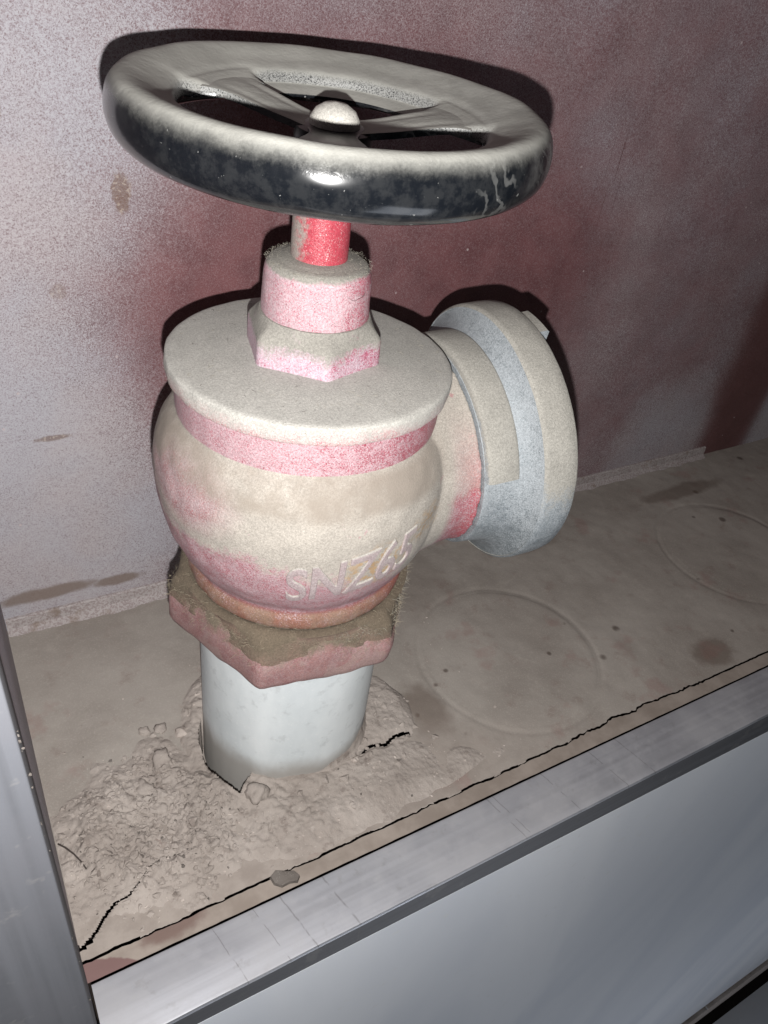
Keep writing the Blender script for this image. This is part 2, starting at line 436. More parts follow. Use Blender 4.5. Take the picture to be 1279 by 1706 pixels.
def H_mortar(x, y):
    m_ = mortar_mask(x, y)
    lump = noise.fractal(Vector((x * .05, y * .05, 5)), .9, 2.2, 3)
    wx = 3 * noise.noise(Vector((x * .12, y * .12, 8))); cell = noise.voronoi(Vector(((x + wx) * .15, (y - wx) * .15, 1)))[0]; c1 = cell[1] - cell[0]
    cell2 = noise.voronoi(Vector((x * .42, y * .42, 7)))[0]; c2 = cell2[1] - cell2[0]
    left = max(0, min(1, (20 - x) / 60))
    rough = .30 + .95 * left
    h = m_ * (1.6 + 2.9 * lump * rough + 2.1 * min(c1, .5) * rough + .6 * min(c2, .55) * rough + .5 * rough * noise.fractal(Vector((x * .35, y * .35, 2)), .7, 2.1, 4))
    h += (m_ - .55) * 1.2 - max(0, .45 - m_) * 3.4
    d = math.hypot(x, y); az = math.degrees(math.atan2(y, x))
    if d > 38: h += 1.6 * m_ * max(0, 1 - (d - 38) / 7) * max(0, min(1, .5 + noise.noise(Vector((x * .1, y * .1, 8)))))
    yf = jag(x)
    if y < yf + 3: h = min(h, .15 + (y - yf) * .6)
    for cr, w, dep in ((CR1, 1.3, .5), (CR2, 2.4, .9), (CR3, .4, 2)):
        dd = min(seg_d((x, y), cr[i], cr[i+1]) for i in range(len(cr) - 1)) + .25 * noise.noise(Vector((x, y, 0)))
        if dd < w: h -= dep * min(1, (w - dd) / 1.2)
    # open crescent at the left of the pipe
    if az < -136 or az > 165:
        a2 = az if az < 0 else az - 360
        outer = 38 + 11.0 * max(0, min(1, (a2 + 195) / 60)) ** .8 + .5 * noise.noise(Vector((a2 * .15, 0, 0)))
        if d < outer: h = -22
    return h
def mortar_mesh():
    st = .55; xs = np.arange(-106.6, 122, st); ys = np.arange(-71.5, 58, st); V = []; ok = []
    for y in ys:
        for x in xs:
            yy = max(y, jag(x) + .1); V.append((x * MM, yy * MM, H_mortar(x, yy) * MM))
            ok.append(mortar_mask(x, yy) > .05 and math.hypot(x, y) > 36.6)
    nx = len(xs); Fc = []
    for j in range(len(ys) - 1):
        for i in range(nx - 1):
            a = j * nx + i; q = (a, a + 1, a + nx + 1, a + nx)
            cx, cy = xs[i] + st / 2, ys[j] + st / 2
            jt = .3 * noise.noise(Vector((cx * .6, cy * .6, 4)))
            if cx < -64 and cy < -43 and min(seg_d((cx, cy), CR1[k], CR1[k+1]) for k in range(len(CR1) - 1)) < .30 + .5 * max(0, (-88 - cx) / 18) + jt: continue
            if 15 < cx < 55 and -42 < cy < -30 and min(seg_d((cx, cy), CR2[k], CR2[k+1]) for k in range(len(CR2) - 1)) < .75 + jt: continue
            if all(ok[k] for k in q): Fc.append(q)
    used = sorted({k for q in Fc for k in q}); mp = {k: i for i, k in enumerate(used)}
    o = pyd('mortar_heap', [V[k] for k in used], [tuple(mp[k] for k in q) for q in Fc], M['mortar'], None, 80)
    return o
mortar = mortar_mesh(); mortar['kind'] = 'stuff'
tag(mortar, 'crumbly grey brown mortar and dirt heaped on the cabinet floor around the pipe', 'mortar')

def top_z(x, y):
    return max(H_floor(x, y), H_mortar(x, y) if mortar_mask(x, y) > .05 else -9)
def rock_bm(r, seed, sub=2, flat=.65, bm=None, at=(0, 0, 0)):
    b = bmesh.new(); bmesh.ops.create_icosphere(b, subdivisions=sub, radius=1)
    ax = [random.uniform(.75, 1.2) for _ in range(3)]
    for v in b.verts:
        p = v.co.copy(); k = 1 + .45 * noise.noise(p * 1.3 + Vector((seed * 3.1, 0, 0))) + .15 * noise.noise(p * 4 + Vector((seed, 2, 0)))
        v.co = Vector((p.x * ax[0], p.y * ax[1], p.z * flat * ax[2])) * k * r * MM + Vector(at) * MM
    return b
CHUNKS = [
 ('mortar_chunk', (-29.0, -37.0), 5.6, 'm', 'pale flat mortar chunk resting against the front foot of the pipe'),
 ('mortar_chunk', (-47.5, 6.5), 3.6, 'pale', 'rounded pale pebble of mortar just left of the pipe'),
 ('mortar_chunk', (-55.5, 12.5), 2.8, 'm', 'small grey mortar lump beside the pale pebble left of the pipe'),
 ('mortar_chunk', (-62.5, 14.0), 2.5, 'm', 'outermost small mortar lump in the row left of the pipe'),
 ('mortar_chunk', (17.5, -39.0), 2.0, 'pale', 'tiny pale mortar crumb at the near end of the dark crack right of the pipe'),
 ('mortar_chunk', (-60.0, -5.0), 4.6, 'm', 'large rounded mortar lump on the heap left of the pipe crescent gap'),
 ('mortar_chunk', (-70.0, -14.0), 3.6, 'm', 'rounded mortar lump on top of the left side of the heap'),
 ('mortar_chunk', (-66.0, -26.0), 2.6, 'm', 'knobbly mortar lump in the middle of the heap, halfway to the corner'),
]
for i, (nm, (x, y), r, k, lab) in enumerate(CHUNKS):
    b = rock_bm(r, i + 3, 3, .62); o = mk(nm, b, M['mortar_pale' if k == 'pale' else 'mortar'], None, 70)
    o.location = Vector((x, y, top_z(x, y) + r * .05)) * MM; o.rotation_euler = (random.uniform(-.3, .3), random.uniform(-.3, .3), random.uniform(0, 6))
    tag(o, lab, 'mortar chunk')
b = bmesh.new()
fl_pts = [(-5.5, 1.2), (-3.4, 3.0), (.5, 2.2), (3.8, 1.6), (5.6, -.4), (4.4, -2.4), (1.5, -2.2), (-1.5, -3.1), (-4.3, -1.6)]
tv = [b.verts.new(Vector((x * 1.0, y * 1.0, 1.3 + .5 * noise.noise(Vector((x, y, 0))))) * MM) for x, y in fl_pts]
bv = [b.verts.new(Vector((x * 1.06, y * 1.06, -.6)) * MM) for x, y in fl_pts]
cv = b.verts.new(Vector((0, 0, 1.9)) * MM)
for i in range(9):
    j = (i + 1) % 9; b.faces.new((tv[i], tv[j], cv)); b.faces.new((bv[i], bv[j], tv[j], tv[i]))
o = mk('dirt_flake', b, M['mortar_dark'], None, 30); o.location = Vector((-31.5, -74.2, .2)) * MM; o.rotation_euler = (0, 0, -.25)
tag(o, 'flat dark brown flake of dirt lying across the front crack of the floor', 'dirt flake')
# crumbs and grit: uncountable
def rubble(name, count, mat, rmin, rmax, region, sub=1):
    V = []; Fc = []
    base = bmesh.new(); bmesh.ops.create_icosphere(base, subdivisions=sub, radius=1); base.verts.ensure_lookup_table()
    bv_ = [v.co.copy() for v in base.verts]; bf = [[v.index for v in f.verts] for f in base.faces]; base.free()
    k = 0
    while k < count:
        x, y = region(); 
        if math.hypot(x, y) < 41 or y < jag(x) + 1.6: continue
        if math.hypot(x, y) < 52 and x < -28 and y < 14: continue
        mk_ = mortar_mask(x, y)
        if random.random() > mk_ * 1.1 + .04: continue
        r = rmin * (rmax / rmin) ** (random.random() ** 2.6)
        z = top_z(x, y)
        if z < -5: continue
        n0 = len(V); s = random.random() * 99; rz = random.random() * 6; c, s_ = math.cos(rz), math.sin(rz)
        ax = (random.uniform(.7, 1.3), random.uniform(.7, 1.3), random.uniform(.5, .9))
        for p in bv_:
            q = 1 + .9 * noise.noise(p * 1.2 + Vector((s, 0, 0)))
            px, py, pz = p.x * ax[0] * q * r, p.y * ax[1] * q * r, p.z * ax[2] * q * r
            V.append(((x + px * c - py * s_) * MM, (y + px * s_ + py * c) * MM, (z + pz - r * .05) * MM))
        for f in bf: Fc.append([n0 + i for i in f])
        k += 1
    o = pyd(name, V, Fc, mat, None, 18); o['kind'] = 'stuff'; return o
R_all = lambda: (random.uniform(-105, 115), random.uniform(-71, 45))
R_left = lambda: (random.gauss(-68, 20) if random.random() < .8 else random.uniform(-105, 60), random.gauss(-28, 22))
def clampR(f):
    def g():
        while True:
            x, y = f()
            if -105 < x < 300 and -70 < y < 90: return x, y
    return g
tag(rubble('mortar_crumbs', 2200, M['mortar'], .3, 2.0, clampR(R_left)), 'loose crumbs of mortar scattered over the heap in the near left corner', 'crumbs')
tag(rubble('dark_crumbs', 220, M['mortar_dark'], .2, .9, clampR(R_left)), 'small dark brown crumbs of dirt mixed into the mortar heap', 'crumbs')
tag(rubble('pale_grit', 420, M['mortar_pale'], .22, .75, clampR(R_all)), 'fine pale grit sprinkled over the mortar and floor near the pipe', 'grit')

# thin curled wire in the corner
def tube(name, pts, r, mat, parent=None, sides=6):
    V = []; Fc = []; P = [Vector(p) * MM for p in pts]
    for i, p in enumerate(P):
        d = (P[min(i + 1, len(P) - 1)] - P[max(i - 1, 0)]).normalized(); a, u, w = axes(d)
        for k in range(sides):
            t = 2 * math.pi * k / sides; V.append(p + (u * math.cos(t) + w * math.sin(t)) * r * MM)
    for i in range(len(P) - 1):
        for k in range(sides): 
            l = (k + 1) % sides; Fc.append((i * sides + k, i * sides + l, (i + 1) * sides + l, (i + 1) * sides + k))
    return pyd(name, [tuple(v) for v in V], Fc, mat, parent, 60)
M['dark'] = N('dark_fibre').out((0.05, 0.04, 0.035), .7, 0, None, .3)
w = tube('bent_wire', [(-106, -26, 3.5), (-104, -29, 4.5), (-101.5, -33, 4.3), (-99.5, -37, 3.4), (-98.5, -40, 2.6)], .28, M['dark'])
tag(w, 'short dark bent wire poking out by the left upright near the corner', 'wire')

# ---- aluminium frame
def alu(name, vertical=False, base=(0.42, 0.43, 0.47), dust_amt=.35, fcol=(0.34, 0.335, 0.35), r0=.40, met=.72):
    n = N(name)
    sc = (1500, 1500, 6) if vertical else (6, 1500, 1500)
    br = n.new('ShaderNodeTexNoise'); n.put(br.inputs['Vector'], n.scaled(sc)); br.inputs['Scale'].default_value = 1; br.inputs['Detail'].default_value = 3
    sc2 = (260, 260, 5) if vertical else (5, 260, 260)
    b2 = n.new('ShaderNodeTexNoise'); n.put(b2.inputs['Vector'], n.scaled(sc2)); b2.inputs['Scale'].default_value = 1; b2.inputs['Detail'].default_value = 3
    g = n.noise(26, 5, .62); f = n.noise(150, 4, .65)
    nz = n.sep(n.nrm())[2]
    film = n.clamp(n.add(n.mul(n.step(g, .36, .66), dust_amt), n.mul(n.step(f, .5, .7), dust_amt * .5)))
    film = n.clamp(n.add(film, n.mul(n.step(nz, .5, .9), .34)))
    col = n.mix(n.step(b2.outputs['Fac'], .35, .65), tuple(c * .86 for c in base), tuple(c * 1.1 for c in base))
    col = n.mix(film, col, fcol)
    # smudges
    col = n.mix(n.mul(n.step(n.noise(75, 4, .7, off=(3, 3, 3)), .60, .68), .22), col, (0.22, 0.21, 0.20))
    # cross scratches on the bar
    if not vertical:
        x, y = n.sep()[0], n.sep()[1]
        xx = n.add(n.mul(x, 1.0), n.mul(y, .25))
        sc_ = 0.0
        for x0, w_ in ((-.0335 - .0225, .00022), (-.0155 - .0225, .00028), (-.0445 - .0225, .00014), (.043, .0002), (.0462, .00016), (.074, .0002), (.1035, .00018), (.121, .0002), (-.083, .00015)):
            d = n.math('ABSOLUTE', n.sub(n.add(xx, n.mul(n.sub(f, .5), .0012)), x0))
            line = n.step(d, w_ * 1.8, w_ * .6)
            sc_ = n.mx(line, sc_)
        sc_ = n.mul(sc_, n.step(n.noise(160, 2, off=(0, 5, 0)), .38, .5))
        col = n.mix(n.mul(sc_, .42), col, (0.12, 0.11, 0.11))
    rough = n.fmix(film, r0, .75)
    h = n.bump(br.outputs['Fac'], .05, .35); h = n.bump(n.noise(500, 4), .05, .4, h)
    return n.out(col, rough, n.fmix(film, met, .1), h, .5)
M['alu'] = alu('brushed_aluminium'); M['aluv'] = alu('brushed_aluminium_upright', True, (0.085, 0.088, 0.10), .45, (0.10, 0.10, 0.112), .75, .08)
M['alud'] = alu('shaded_aluminium', False, (0.085, 0.085, 0.092), .05, (0.10, 0.10, 0.105), .55, .3)  # front face's shade put into a darker base colour

bar = thing('aluminium_sill_bar', 'long brushed aluminium bar along the front edge of the cabinet floor', 'frame bar', (-106, -91, -30))
def part(name, bm, mat, par, smooth=40):
    o = mk(name, bm, mat, par, smooth); o.matrix_parent_inverse = Matrix.Translation(-par.location); return o
b = bmesh.new(); xs = np.linspace(-105.7, 700, 300); prev = None
for x in xs:
    e = .1 * noise.noise(Vector((x * .05, 3, 0)))
    sect = [(-79.3, -14), (-79.3, -.9), (-79.7, -.3), (-80.4, -.1), (-101.3 + e, 0.0), (-102.2 + e, -.2), (-102.6 + e, -.9), (-102.7 + e, -1.6)]
    row = [b.verts.new(Vector((x, y, z)) * MM) for y, z in sect]
    if prev:
        for i in range(len(row) - 1): b.faces.new((prev[i], prev[i+1], row[i+1], row[i]))
    prev = row
part('top_plate', b, M['alu'], bar)
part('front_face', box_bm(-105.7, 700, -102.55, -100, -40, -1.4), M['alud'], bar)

jamb = thing('aluminium_upright', 'wide smudged aluminium upright at the left side of the cabinet opening', 'frame upright', (-120, -104, -200))
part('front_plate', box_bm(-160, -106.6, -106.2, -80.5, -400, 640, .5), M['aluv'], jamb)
# torn sealant bits on the inner edge of the upright
b = bmesh.new()
for k in range(16):
    z = random.uniform(130, 195) if k < 11 else random.uniform(-10, 150); r = random.uniform(.12, .42)
    q = rock_bm(r, k, 1, 1.2, at=(-106.5 + random.uniform(-.2, .3), -103 + random.uniform(-2.5, 2), z))
    tmp = bpy.data.meshes.new('t'); q.to_mesh(tmp); q.free(); b.from_mesh(tmp); bpy.data.meshes.remove(tmp)
o = part('edge_crumbs', b, M['mortar_edge'], jamb); o['kind'] = 'stuff'

# ---- polished tile wall below, and the room floor far below
def tile_mat():
    n = N('polished_grey_tile')
    v = n.new('ShaderNodeTexNoise'); n.put(v.inputs['Vector'], n.scaled((7, 7, 2.2), (0, .7, 0))); v.inputs['Scale'].default_value = 1; v.inputs['Detail'].default_value = 4; v.inputs['Distortion'].default_value = .8
    col = n.mix(n.step(v.outputs['Fac'], .35, .65), (0.84, 0.86, 0.90), (0.72, 0.75, 0.81))
    col = n.mix(n.mul(n.step(n.noise(130, 3), .66, .72), .5), col, (0.75, 0.76, 0.78))
    return n.out(col, .35, 0, n.bump(n.noise(12, 2), .8, .25), .5)
M['tile'] = tile_mat()
tw = thing('tiled_wall', 'polished pale grey tile wall below the aluminium bar', 'wall', (0, -104, -1270))
def tile(x0, x1, z0, z1, slant=0):
    bm = box_bm(x0, x1, -102.62, -90, z0, z1, 0)
    if slant:
        for v in bm.verts:
            if v.co.z > z1 * MM - 1e-6: v.co.z = (-14.3 - .030 * (v.co.x / MM + 60)) * MM
    return bm
for a, bb in ((-420, 1600),):
    part('tile', tile(a, bb, -1195, -14, 1), M['tile'], tw)
M['skirt'] = mat_mortar('dusty_skirting', 1.3)
M['grout'] = N('white_grout').out((0.7, 0.7, 0.7), .6)
for a, bb in ((-420, 862.5), (866, 1600)):
    part('skirting_tile', box_bm(a, bb, -109, -92, -1278, -1200, 1), M['skirt'], tw)
part('grout_joint', box_bm(862.8, 865.8, -108.5, -92, -1277, -1201), M['grout'], tw)
n = N('dull_floor_tile')
M['roomfloor'] = n.out(n.mix(n.noise(6, 4), (0.50, 0.52, 0.56), (0.62, 0.64, 0.68)), .5)
struct(mk('room_floor', box_bm(-3000, 4000, -3500, -125, -1300, -1290), M['roomfloor']))
struct(mk('room_floor_gap', box_bm(-3000, 4000, -125.5, -100, -1300, -1291.5), M['void']))

# ================================================================== PIPE
def pipe_mat():
    n = N('galvanised_pipe')
    z = n.sep()[2]; nx_ = n.sep(n.nrm())[0]
    g = n.noise(30, 4, .6, vec=n.scaled((1, 1, .5))); f = n.noise(700, 3, .7); m_ = n.noise(140, 4, .65)
    col = n.mix(n.step(g, .3, .7), (0.55, 0.59, 0.61), (0.70, 0.735, 0.75))
    col = n.mix(n.mul(n.step(m_, .55, .7), .4), col, (0.40, 0.42, 0.43))
    col = n.mix(n.mul(n.step(f, .56, .68), .3), col, (0.75, 0.76, 0.76))
    foot = n.step(n.add(z, n.mul(n.sub(g, .5), .022)), .017, .003)
    col = n.mix(n.mul(foot, .85), col, (0.30, 0.275, 0.25))
    scar = n.mul(n.blobn((31, -24, 8), (7, 7, 7), .3, 160, .5), .8)
    col = n.mix(scar, col, (0.24, 0.25, 0.27))
    return n.out(col, n.fmix(foot, .72, .9), .05, n.bump(m_, .25, .5, n.bump(f, .06, .5)), .45)
M['pipe'] = pipe_mat()
pipe = thing('galvanised_pipe', 'short pale galvanised riser pipe coming up through the mortar under the valve', 'pipe')
mk('pipe_wall', lathe_bm([(34, -28), (38, -28), (38, 10), (38, 40), (38, 80), (34, 80)], 128, closed=True, wob=.25), M['pipe'], pipe)
b = bmesh.new()
# smeared cement collar at the foot, right/front side
for j in range(90):
    t = math.radians(-118 + 150 * j / 89); row = []
hprof = []
b = bmesh.new(); prev = None
for j in range(140):
    az = -120 + 165 * j / 139; t = math.radians(az)
    k = math.sin(math.pi * j / 139) ** .5
    hh = (4.5 + 4 * noise.noise(Vector((j * .06, 0, 0))) + 1.2 * noise.noise(Vector((j * .3, 3, 0)))) * k
    row = []
    for i in range(7):
        q = i / 6; rr = 38.15 + (1 - q) ** 2 * 4.5 * k + .3 * noise.noise(Vector((j * .4, i * .7, 1))) * k; zz = -1 + (hh + 2.5) * q
        if i == 6: rr = 37.8
        row.append(b.verts.new(Vector((rr * math.cos(t), rr * math.sin(t), zz)) * MM))
    if prev:
        for i in range(6): b.faces.new((prev[i], row[i], row[i+1], prev[i+1]))
    prev = row
mk('cement_smear', b, M['mortar'], pipe, 70)

# ================================================================== VALVE
valve = thing('hydrant_valve', 'red angle hydrant valve under thick grey dust, with a black handwheel, standing on the pipe', 'valve', (0, 0, 0))

M['lint'] = dusty('olive_lint', (0.20, 0.13, 0.10), -.15, .35, .9, dust=(0.115, 0.090, 0.064), film=.5, film_col=(0.19, 0.145, 0.11), cast=.5)
M['hair'] = N('lint_hair').out((0.30, 0.28, 0.235), .9, 0, None, .2)
M['hair_olive'] = N('olive_lint_hair').out((0.29, 0.25, 0.185), .9, 0, None, .2)

def salmon(n):      # worn primer at the neck, patchy red elsewhere
    b = n.noise(110, 5, .65)
    return n.mix(n.step(n.add(n.sep()[0], n.mul(n.sub(b, .5), .03)), .012, .034), n.mix(n.step(b, .35, .65), (0.225, 0.105, 0.075), (0.225, 0.145, 0.105)), (0.29, 0.085, 0.065))
# inlet hex nut
HA = -128
def hexr(r, a, rot):
    a = (a - rot) % 60 - 30; return r * math.cos(math.radians(30)) / math.cos(math.radians(a))
def hex_bm(levels, rot, n=144, wob=.3):
    """levels: (z, across-corner radius, roundness 0..1)"""
    bm = bmesh.new(); rows = []
    for (z, r, q) in levels:
        row = []
        for j in range(n):
            a = 360 * j / n + rot; rr = hexr(r, a, rot) * (1 - q) + r * q * .93
            rr = min(rr, r * .985)
            p = Vector((rr * math.cos(math.radians(a)), rr * math.sin(math.radians(a)), z))
            p += Vector((p.x, p.y, 0)).normalized() * wob * noise.noise(p * .09) + Vector((0, 0, wob * .8 * noise.noise(p * .15 + Vector((9, 0, 0)))))
            row.append(bm.verts.new(p * MM))
        rows.append(row)
    for a, b in zip(rows, rows[1:]):
        for j in range(n): k = (j + 1) % n; bm.faces.new((a[j], a[k], b[k], b[j]))
    bm.faces.new(rows[0]); bm.faces.new(rows[-1])
    return bm
def nut_red(n):
    b = n.noise(120, 4, .65); c = n.mix(n.step(b, .35, .65), (0.235, 0.11, 0.108), (0.29, 0.155, 0.145))
    return n.mix(n.mul(n.step(n.noise(60, 4, .7, off=(1, 7, 1)), .54, .62), .7), c, (0.30, 0.215, 0.19))
M['nut'] = dusty('dull_red_nut', nut_red, .35, .7, .7, film=.46, film_col=(0.31, 0.205, 0.205), dust=(0.15, 0.120, 0.088), extra=lambda n, s: n.mx(s, n.step(n.add(n.sep()[2], n.mul(n.sub(n.noise(90, 5, .7), .5), .022)), .087, .094)))
lv = [(72, 45.5, .5), (72.8, 48.0, .28), (74.5, 49.8, .1), (77, 50.6, .03), (84, 50.8, 0), (88, 50.4, .05), (91, 49.0, .3), (94, 46.6, .7), (98, 44, 1), (98.5, 38, 1)]
nut = mk('inlet_nut', hex_bm(lv, HA, 180, .9), M['nut'], valve, 50)
# felted lint heaped on the nut's shoulder
b = bmesh.new(); prev = None; nj = 220; first = None
for j in range(nj):
    a = 360 * j / nj; t = math.radians(a); row = []
    k = .5 + .5 * noise.noise(Vector((math.cos(t) * 2, math.sin(t) * 2, 3)))
    rmax = hexr(50.5, a, HA) - .2 + .5 * noise.noise(Vector((j * .3, 0, 0)))
    rmax = min(rmax, 49.6)
    pts = [(40, 98.0), (42, 98.6 + k), (44.5, 97.8 + k), (rmax - 1.2, 94.6 + k), (rmax - .6, 91.0 + k * .5), (rmax + .1, 90.0 - 3 * k + 2.5 * noise.noise(Vector((j * .10, 5, 0)))), (rmax - .9, 88.0 - 3 * k + 2.5 * noise.noise(Vector((j * .10, 5, 0))))]
    for i, (r, z) in enumerate(pts):
        row.append(b.verts.new(Vector((r * math.cos(t), r * math.sin(t), z + .5 * noise.noise(Vector((j * .5, i, 2))))) * MM))
    if prev:
        for i in range(len(row) - 1): b.faces.new((prev[i], row[i], row[i+1], prev[i+1]))
    else: first = row
    prev = row
for i in range(len(prev) - 1): b.faces.new((prev[i], first[i], first[i+1], prev[i+1]))
o = mk('lint_layer', b, M['lint'], nut, 80)

# body: cast globe + neck + outlet branch fused by a voxel remesh
AZ, EL, CZ = math.radians(-4.6), math.radians(4.9), 138.5
OA = Vector((math.cos(EL) * math.cos(AZ), math.cos(EL) * math.sin(AZ), math.sin(EL)))
OO = (0, 0, CZ)
globe = smoothprof([(41.3, 99), (41.8, 101.5), (41.6, 104.5), (40.6, 106.6), (41.4, 109), (45.2, 115), (49.4, 125), (51.6, 137), (52.2, 148), (50.6, 157), (47.5, 163.5), (44.2, 167)], 5)
bb_ = lathe_bm([(0.01, 99)] + globe + [(43.6, 169), (43.4, 178), (.01, 178)], 128, wob=.35)
br = lathe_bm([(.01, 0)] + [(39.5, 10), (39.5, 33), (38.6, 38), (37.6, 43), (37.2, 48), (37.4, 51), (38.1, 53.2)] + [(.01, 53.2)], 96, OO, OA)
tmp = bpy.data.meshes.new('t'); br.to_mesh(tmp); br.free(); bb_.from_mesh(tmp); bpy.data.meshes.remove(tmp)
def voxel(bm, size, smooth=3):
    bmesh.ops.recalc_face_normals(bm, faces=bm.faces)
    me = bpy.data.meshes.new('t'); bm.to_mesh(me); bm.free(); o = bpy.data.objects.new('t', me); C.objects.link(o)
    r = o.modifiers.new('r', 'REMESH'); r.mode = 'VOXEL'; r.voxel_size = size * MM
    if smooth:
        s = o.modifiers.new('s', 'SMOOTH'); s.factor = .5; s.iterations = smooth
    dg = bpy.context.evaluated_depsgraph_get(); new = bpy.data.meshes.new_from_object(o.evaluated_get(dg))
    bpy.data.objects.remove(o); bpy.data.meshes.remove(me)
    return new
def body_base(n):
    z = n.sep()[2]; x = n.sep()[0]
    b = n.noise(70, 4, .6)
    red = n.mix(n.step(b, .35, .65), (0.27, 0.065, 0.085), (0.30, 0.095, 0.115))
    red = n.mix(n.step(x, .040, .052), red, (0.36, 0.035, 0.055))
    col = n.mix(n.step(z, .1085, .1055), red, salmon(n))
    return col
def body_dust(n, s):
    """settled dust on the globe's upper half down to a ragged tide line; wiped patch low at left"""
    z = n.sep()[2]; x = n.sep()[0]
    g = n.noise(38, 5, .6); f = n.noise(500, 4, .75)
    line = n.add(z, n.add(n.mul(n.sub(g, .5), .034), n.mul(n.sub(f, .5), .020)))
    line = n.add(line, n.mul(x, .24))
    d = n.step(line, .1215, .1315)
    d = n.mul(d, n.inv(n.mul(n.blobn((-46, -10, 152), (13, 22, 11), .9, 70, .3), .75)))
    d = n.mul(d, n.inv(n.mul(n.blobn((57, -22, 121), (14, 22, 14), .7, 90, .25), .97)))
    wiped = n.mul(n.blobn((52, -30, 146), (9, 14, 14), .9, 60, .3), .4)
    d = n.mul(d, n.inv(wiped))
    nk = n.mul(n.step(x, .036, .042), n.step(n.add(z, n.mul(n.sub(n.noise(120, 4, .7), .5), .016)), .149, .143))
    d = n.mul(d, n.inv(n.mul(nk, .93)))
    d = n.mul(d, n.inv(n.mul(n.mul(n.step(x, .036, .042), n.step(z, .175, .155)), .35)))
    chips = n.step(n.noise(170, 4, .7, off=(6, 1, 2)), .665, .69)
    return n.mul(d, n.inv(n.mul(chips, .55)))
def band_red(n): return body_base(n)
M['body'] = dusty('dusty_red_casting', body_base, -.3, .3, .5, extra=body_dust, film=lambda n: n.mul(n.step(n.sep()[2], .1085, .1065, .66, .16), n.step(n.sep()[0], .036, .043, 1.0, .62)), film_col=(0.40, 0.295, 0.315), dust=(0.335, 0.305, 0.270), cast=.08)
body_me = voxel(bb_, .75, 4)
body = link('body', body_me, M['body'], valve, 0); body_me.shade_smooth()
# yellowish stains, and a browner band high on the globe
nt = N.__new__(N); nt.m = M['body']; nt.t = nt.m.node_tree; nt.b = nt.t.nodes['Principled BSDF']; nt._c = None; nt._g = None
src = nt.b.inputs['Base Color'].links[0].from_socket
st = nt.mx(nt.blobn((4, -48, 134), (11, 11, 9), .9, 110, .5), nt.mul(nt.blobn((23, -43, 143), (8, 8, 6), .9, 130, .5), .8))
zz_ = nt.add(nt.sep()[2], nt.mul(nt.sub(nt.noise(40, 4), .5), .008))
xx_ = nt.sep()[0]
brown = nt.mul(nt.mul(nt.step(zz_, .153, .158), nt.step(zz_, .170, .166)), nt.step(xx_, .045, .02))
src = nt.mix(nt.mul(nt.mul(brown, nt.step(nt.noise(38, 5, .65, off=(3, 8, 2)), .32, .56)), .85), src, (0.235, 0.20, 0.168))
st = nt.mul(st, nt.step(nt.noise(420, 3, .7), .42, .6))
c2 = nt.mix(nt.mul(st, .8), src, (0.36, 0.22, 0.10))
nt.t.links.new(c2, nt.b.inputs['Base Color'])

# raised cast lettering SNZ65
fc = bpy.data.curves.new('t', 'FONT'); fc.body = 'SNZ65'; fc.size = 25; fc.extrude = .55; fc.align_x = 'LEFT'; fc.space_character = 1.0; fc.offset = .55; fc.resolution_u = 6
fo = bpy.data.objects.new('t', fc); C.objects.link(fo)
rm = fo.modifiers.new('r', 'REMESH'); rm.mode = 'VOXEL'; rm.voxel_size = .3
sm = fo.modifiers.new('s', 'SMOOTH'); sm.iterations = 3
dg = bpy.context.evaluated_depsgraph_get(); tm = bpy.data.meshes.new_from_object(fo.evaluated_get(dg)); bpy.data.objects.remove(fo)
# arc-length table along the meridian
gp = [(r, z) for r, z in globe if 104 < z < 150]; acc = [0]
for a, b_ in zip(gp, gp[1:]): acc.append(acc[-1] + math.hypot(b_[0] - a[0], b_[1] - a[1]))
def meridian(s):
    s = max(0, min(acc[-1] - 1e-6, s))
    for i in range(len(acc) - 1):
        if acc[i] <= s <= acc[i+1]:
            q = (s - acc[i]) / (acc[i+1] - acc[i] + 1e-9); r = gp[i][0] + q * (gp[i+1][0] - gp[i][0]); z = gp[i][1] + q * (gp[i+1][1] - gp[i][1])
            dr, dz = gp[i+1][0] - gp[i][0], gp[i+1][1] - gp[i][1]; l = math.hypot(dr, dz); return r, z, dz / l, -dr / l
TXT_AZ0, TXT_S0 = -120.0, 17.5
for v in tm.vertices:
    x, y, e = v.co
    r, z, nr, nzz = meridian(TXT_S0 + y + x * .13); t = math.radians(TXT_AZ0) + x * .62 / 49
    rr = r + nr * e; v.co = Vector((rr * math.cos(t), rr * math.sin(t), z + nzz * e)) * MM
tm.update()
def letter_base(n): return n.mix(n.noise(300, 3), (0.27, 0.19, 0.20), (0.34, 0.28, 0.28))
M['letters'] = dusty('dusty_lettering', letter_base, -.25, .55, .7, film=.50, film_col=(0.37, 0.315, 0.315), dust=(0.32, 0.30, 0.275), cast=.05)
lt = link('raised_lettering', tm, M['letters'], body, 0); tm.shade_smooth()

